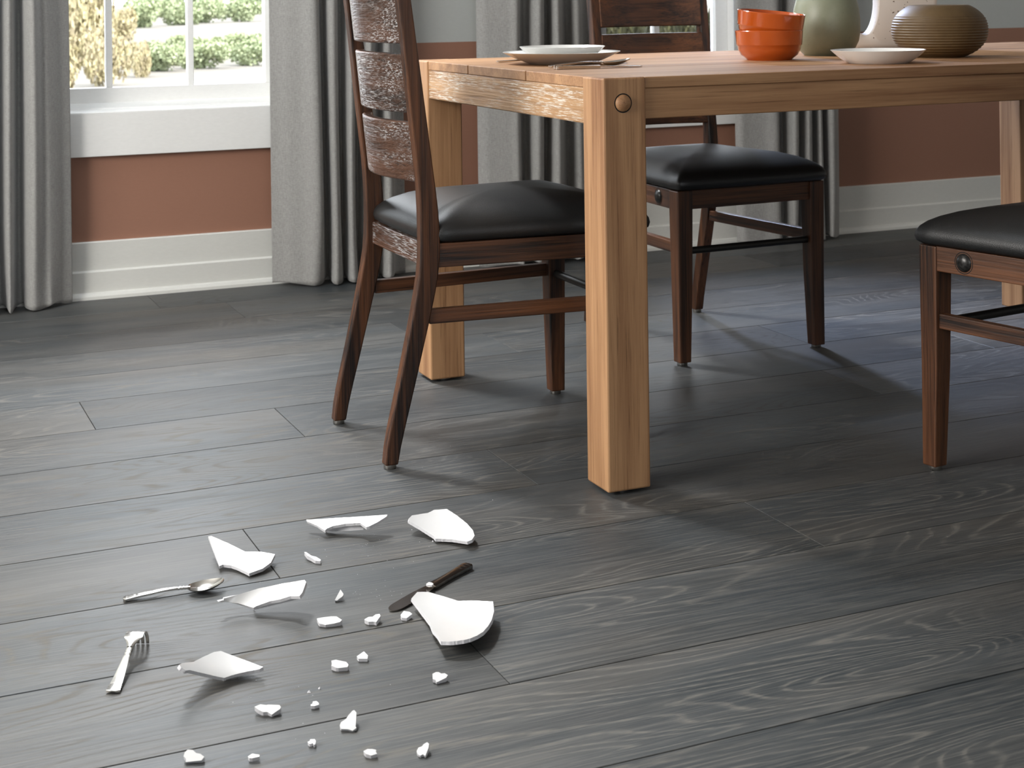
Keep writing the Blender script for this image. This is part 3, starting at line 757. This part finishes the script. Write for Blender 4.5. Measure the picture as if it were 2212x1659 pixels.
o = shard('long white plate shard casting a deep shadow between spoon and knife tip', crop(*s1, [(245, 1140, .024), (450, 1085, .0275), (700, 1010, .030), (950, 960, .036), (1195, 918, .042), (1214, 940, .0415), (1175, 1050, .037), (1140, 1095, .0345), (1040, 1095, .031), (930, 1130, .026), (820, 1150, .022), (680, 1200, .0145), (640, 1222, .0125), (590, 1207, .013), (480, 1175, .0155), (360, 1160, .020), (300, 1156, .022)]), crop(*s1, [(600, 1120, .020), (850, 1060, .027), (1050, 1020, .034)]))
foot_rim(o, c2(s1, [(640, 1243, .0085), (660, 1242, .009), (800, 1210, .011), (960, 1170, .0115), (1140, 1128, .0115)]), base=.018)
o = shard('large fan-shaped white plate shard propped on the knife blade', crop(*s2, [(1147, 1025, .016), (1205, 962, .020), (1310, 960, .021), (1450, 1000, .015), (1610, 1050, .012), (1780, 1048, .019), (1958, 1057, .024), (1968, 1150, .024), (1945, 1240, .0235), (1910, 1302, .023), (1860, 1358, .0225), (1800, 1396, .022), (1730, 1425, .022), (1665, 1441, .0215), (1600, 1450, .0215), (1520, 1456, .021), (1440, 1455, .021), (1400, 1390, .017), (1355, 1340, .013), (1330, 1270, .010), (1240, 1150, .011)]), crop(*s2, [(1400, 1130, .009), (1500, 1220, .010), (1700, 1250, .016)]))
o = shard('white four-cornered plate shard tipped up beside the fork', crop(*s3, [(985, 1190, .041), (1020, 1170, .040), (1150, 1155, .034), (1270, 1095, .026), (1380, 1045, .020), (1460, 1033, .0175), (1700, 1125, .0145), (1940, 1215, .014), (1900, 1238, .0142), (1750, 1268, .0125), (1580, 1310, .0105), (1500, 1340, .0105), (1420, 1325, .016), (1250, 1285, .026), (1100, 1250, .035), (1060, 1256, .037), (1010, 1222, .040)]), crop(*s3, [(1350, 1180, .0215), (1500, 1220, .0145), (1250, 1200, .0275)]))
foot_rim(o, c2(s3, [(1475, 1372, .0075), (1495, 1377, .0075), (1520, 1368, .0075)]))
c4 = (600, 1370, .18987); c5 = (340, 1370, .18987)
SM = [
 (c4, [(900, 250), (980, 195), (1025, 240), (1020, 278), (920, 278)], 'tiny five-sided white ceramic chip'),
 (c4, [(610, 300), (660, 290), (780, 315), (805, 345), (795, 372), (690, 385), (660, 380), (608, 355), (620, 340)], 'thick wedge-shaped white ceramic chip'),
 (c4, [(1760, 450), (1800, 430), (1830, 430), (1860, 447), (1900, 443), (1935, 465), (1915, 495), (1805, 548), (1795, 520), (1762, 510)], 'white ceramic chip below the fan-shaped shard'),
 (c4, [(375, 800), (395, 790), (400, 765), (440, 760), (465, 780), (468, 800), (420, 815), (378, 815)], 'tiny rounded white ceramic chip beside fine crumbs'),
 (c4, [(705, 1035), (720, 1000), (780, 960), (800, 925), (850, 870), (870, 863), (895, 890), (890, 1000), (885, 1050), (895, 1065), (850, 1098), (830, 1090), (800, 1080), (720, 1078)], 'largest small chip, tall triangular, lying across a plank seam'),
 (c4, [(340, 1225), (365, 1215), (370, 1195), (420, 1193), (432, 1215), (425, 1250), (410, 1255), (400, 1235), (380, 1245), (360, 1245)], 'tiny tooth-shaped white ceramic chip'),
 (c4, [(975, 1330), (1020, 1305), (1075, 1305), (1120, 1315), (1115, 1340), (1130, 1360), (1060, 1380), (1000, 1360)], 'small rough-edged oblong white ceramic chip'),
 (c4, [(1580, 1330), (1600, 1290), (1640, 1275), (1660, 1250), (1700, 1228), (1720, 1245), (1715, 1290), (1680, 1382), (1650, 1365), (1620, 1382), (1590, 1360)], 'upright arrow-shaped white ceramic chip with notched base'),
 (c5, [(1105, 825), (1170, 797), (1240, 805), (1260, 800), (1390, 805), (1405, 830), (1395, 850), (1300, 915), (1255, 885), (1200, 885), (1150, 860)], 'broad flat white ceramic chip with one pointed end'),
 (c5, [(297, 1390), (310, 1345), (345, 1312), (400, 1315), (440, 1350), (490, 1360), (533, 1395), (500, 1435), (320, 1455), (325, 1415)], 'rounded white ceramic chip with a beak-like end, touching a plank seam'),
 (c5, [(1030, 1390), (1080, 1358), (1160, 1372), (1160, 1392), (1080, 1410), (1045, 1408)], 'tiny lens-shaped white ceramic chip'),
 (s2, [(80, 562), (100, 565), (150, 600), (200, 612), (245, 640), (240, 655), (190, 650), (150, 620), (110, 600)], 'thin splinter-like white ceramic chip'),
 (s2, [(383, 1045), (440, 937), (470, 980), (465, 1000), (405, 1048)], 'narrow white ceramic chip standing up on edge'),
 (s2, [(205, 1225), (260, 1215), (340, 1205), (400, 1205), (455, 1240), (435, 1260), (380, 1275), (290, 1290), (230, 1275), (215, 1250)], 'oval flaky white ceramic chip with dark specks'),
 (s2, [(678, 1235), (720, 1210), (760, 1208), (790, 1185), (830, 1180), (838, 1200), (795, 1262), (770, 1255), (720, 1258)], 'white ceramic chip shaped like a bird wing'),
 (s2, [(1038, 1190), (1070, 1150), (1130, 1160), (1155, 1180), (1100, 1222), (1050, 1218)], 'small round white ceramic chip by the fan-shaped shard'),
]
for i, ((ox, oy, sc), pts, lab) in enumerate(SM):
    rg = random.Random(50 + i); P = [(ox + sc * x, oy + sc * y) for x, y in pts]
    w = max(p[0] for p in P) - min(p[0] for p in P); hgt = min(.008, .0028 + .00014 * w)
    my = sum(p[1] for p in P) / len(P); ymax = max(p[1] for p in P)
    if i == 12: out = [(x, y, .003 + .009 * (ymax - y) / 22) for x, y in P]
    else: out = [(x, y, hgt * (1 + .5 * (my - y) / 14 + rg.uniform(-.08, .08))) for x, y in P]
    out = [(x, y, max(.0022, z)) for x, y, z in out]
    shard(lab, out, [(sum(p[0] for p in P) / len(P), my, hgt * 1.12)], thick=hgt * .85, name='plate_chip', step=2.6, cat='chip', group='small chips of the broken plate', fray=.25)
shard('flat white ceramic chip lying on the knife beside its handle', [(640 + .217 * x, 1070 + .217 * y, .0102) for x, y in [(1293, 880), (1320, 862), (1350, 868), (1367, 882), (1350, 896), (1300, 892)]], [(640 + .217 * 1330, 1070 + .217 * 880, .0105)], thick=.0024, name='plate_chip', step=2.6, cat='chip', group='small chips of the broken plate', fray=.2)
# crumbs too small to count
vs, fs = [], []
rg = random.Random(3)
crumbs = [(691, 1488, 3.2), (668, 1496, 3.6), (676, 1503, 1.2), (935, 1170, 2.6), (890, 1145, 1.6), (553, 1470, 1.2), (546, 1461, .8)]
for cx_, cy_, n_, sx_, sy_ in ((800, 1195, 26, 60, 28), (820, 1285, 14, 40, 12), (560, 1480, 8, 60, 30), (790, 1165, 10, 50, 20), (650, 1560, 8, 90, 40), (700, 1250, 10, 80, 30), (930, 940, 10, 160, 90)):
    for _ in range(n_): crumbs.append((rg.gauss(cx_, sx_), rg.gauss(cy_, sy_), rg.uniform(.35, .9)))
for px, py, r in crumbs:
    p = onz(px, py); r *= .00072; k = len(vs)
    a = rg.uniform(0, 6)
    ring = [(p.x + r * rg.uniform(.7, 1.5) * math.cos(a + j * PI / 2), p.y + r * rg.uniform(.7, 1.5) * math.sin(a + j * PI / 2), 0.0002) for j in range(4)]
    vs += ring + [(p.x, p.y, r * 1.1 + .0003)]
    fs += [(k, k + 1, k + 4), (k + 1, k + 2, k + 4), (k + 2, k + 3, k + 4), (k + 3, k, k + 4), (k + 3, k + 2, k + 1, k)]
o = link('ceramic_crumbs', fixn(mesh('ceramic_crumbs', vs, fs)), M['raw'])
tag(o, 'fine white ceramic crumbs scattered on the dark floor', 'crumbs', kind='stuff')

# ------------------------------------------------------------------ outdoors
GZ = -.7
gr = struct(link('ground', boxes('ground', [(-120, 220, WALL + .5, 330, GZ - .3, GZ)]), M['field']))
def shrub_mesh(name, n, seed, flat_=1.0):
    rg = random.Random(seed); vs, fs = [], []
    blobs = [(rg.gauss(0, .38), rg.gauss(0, .3), rg.uniform(.3, .72), rg.uniform(.26, .42)) for _ in range(9)] + [(0, 0, .4, .42)]
    for _ in range(n):
        bx, by, bz, br = rg.choice(blobs)
        d = Vector((rg.gauss(0, 1), rg.gauss(0, 1), rg.gauss(0, 1))).normalized() * br * rg.uniform(.65, 1.05)
        p = Vector((bx, by, bz * flat_)) + d
        if p.z < 0: p.z = abs(p.z) * .3
        a = Vector((rg.gauss(0, 1), rg.gauss(0, 1), rg.gauss(0, 1))).normalized() * .07
        b = a.cross(Vector((rg.gauss(0, 1), rg.gauss(0, 1), rg.gauss(0, 1)))).normalized() * .045
        k = len(vs); vs += [p - a, p + b, p + a, p - b]; fs.append((k, k + 1, k + 2, k + 3))
    return mesh(name, vs, fs)
SH = [shrub_mesh('shrub', 2600, 10 + i) for i in range(3)]
def shrub(px, py, size, mat, label, group, cat='shrub', hs=1.0):
    """px, py: where its foot meets the ground in the photograph"""
    p = onz(px, py, GZ); rg = random.Random(int(px * 7 + py))
    base = SH[rg.randrange(3)]; key = base.name + mat
    if key not in SHM:
        SHM[key] = base.copy(); SHM[key].materials.append(M[mat])
    o = bpy.data.objects.new('shrub', SHM[key]); COL.objects.link(o); o.location = p
    o.scale = (size, size, size * hs); o.rotation_euler.z = rg.uniform(0, 6.28)
    return tag(o, label, cat, group)
SHM = {}
def row(spots, mat, labels, group, hs=1.0):
    for (px, py, sc_), lab in zip(spots, labels): shrub(px, py, sc_, mat, lab, group, hs=hs)
def same(n, lab): return [lab] * n
g1 = [(355, 154, .66), (452, 148, .68), (548, 141, .66), (405, 128, .72), (505, 122, .72), (600, 118, .7), (322, 132, .6)]
row(g1, 'leaf_green', same(7, 'green shrub in the middle row of the field outside'), 'green shrubs of the middle row')
g2 = [(300, 60, 1.7), (372, 55, 1.7), (446, 50, 1.75), (520, 47, 1.7), (596, 44, 1.7), (335, 36, 2.6), (440, 33, 2.6), (545, 30, 2.6)]
row(g2, 'leaf_green', same(8, 'green shrub in the farthest row across the pale field'), 'green shrubs of the farthest row')
g3 = [(140, 205, .52), (232, 186, .5), (303, 166, .36), (185, 140, .95), (110, 100, 1.5)]
row(g3, 'leaf_yellow', ['tall yellow-brown shrub half hidden by the outer curtain', 'tall yellow-brown shrub behind the window mullion', 'low yellow-brown shrub next to the green shrubs', 'broad yellow-brown shrub behind the tall ones', 'large yellow tree mostly behind the outer curtain'], 'yellow shrubs outside', hs=2.3)
row([(262, 92, 1.0)], 'leaf_yellow', ['yellow tree behind the yellow-brown shrubs'], 'yellow shrubs outside', hs=1.5)
g4 = [(1255, 212, .58), (1408, 206, .58), (1562, 210, .58), (1640, 150, .68), (1475, 148, .68), (1310, 145, .68)]
row(g4, 'leaf_olive', same(6, 'dark olive shrub outside the window behind the far chair'), 'olive shrubs outside', hs=2.6)
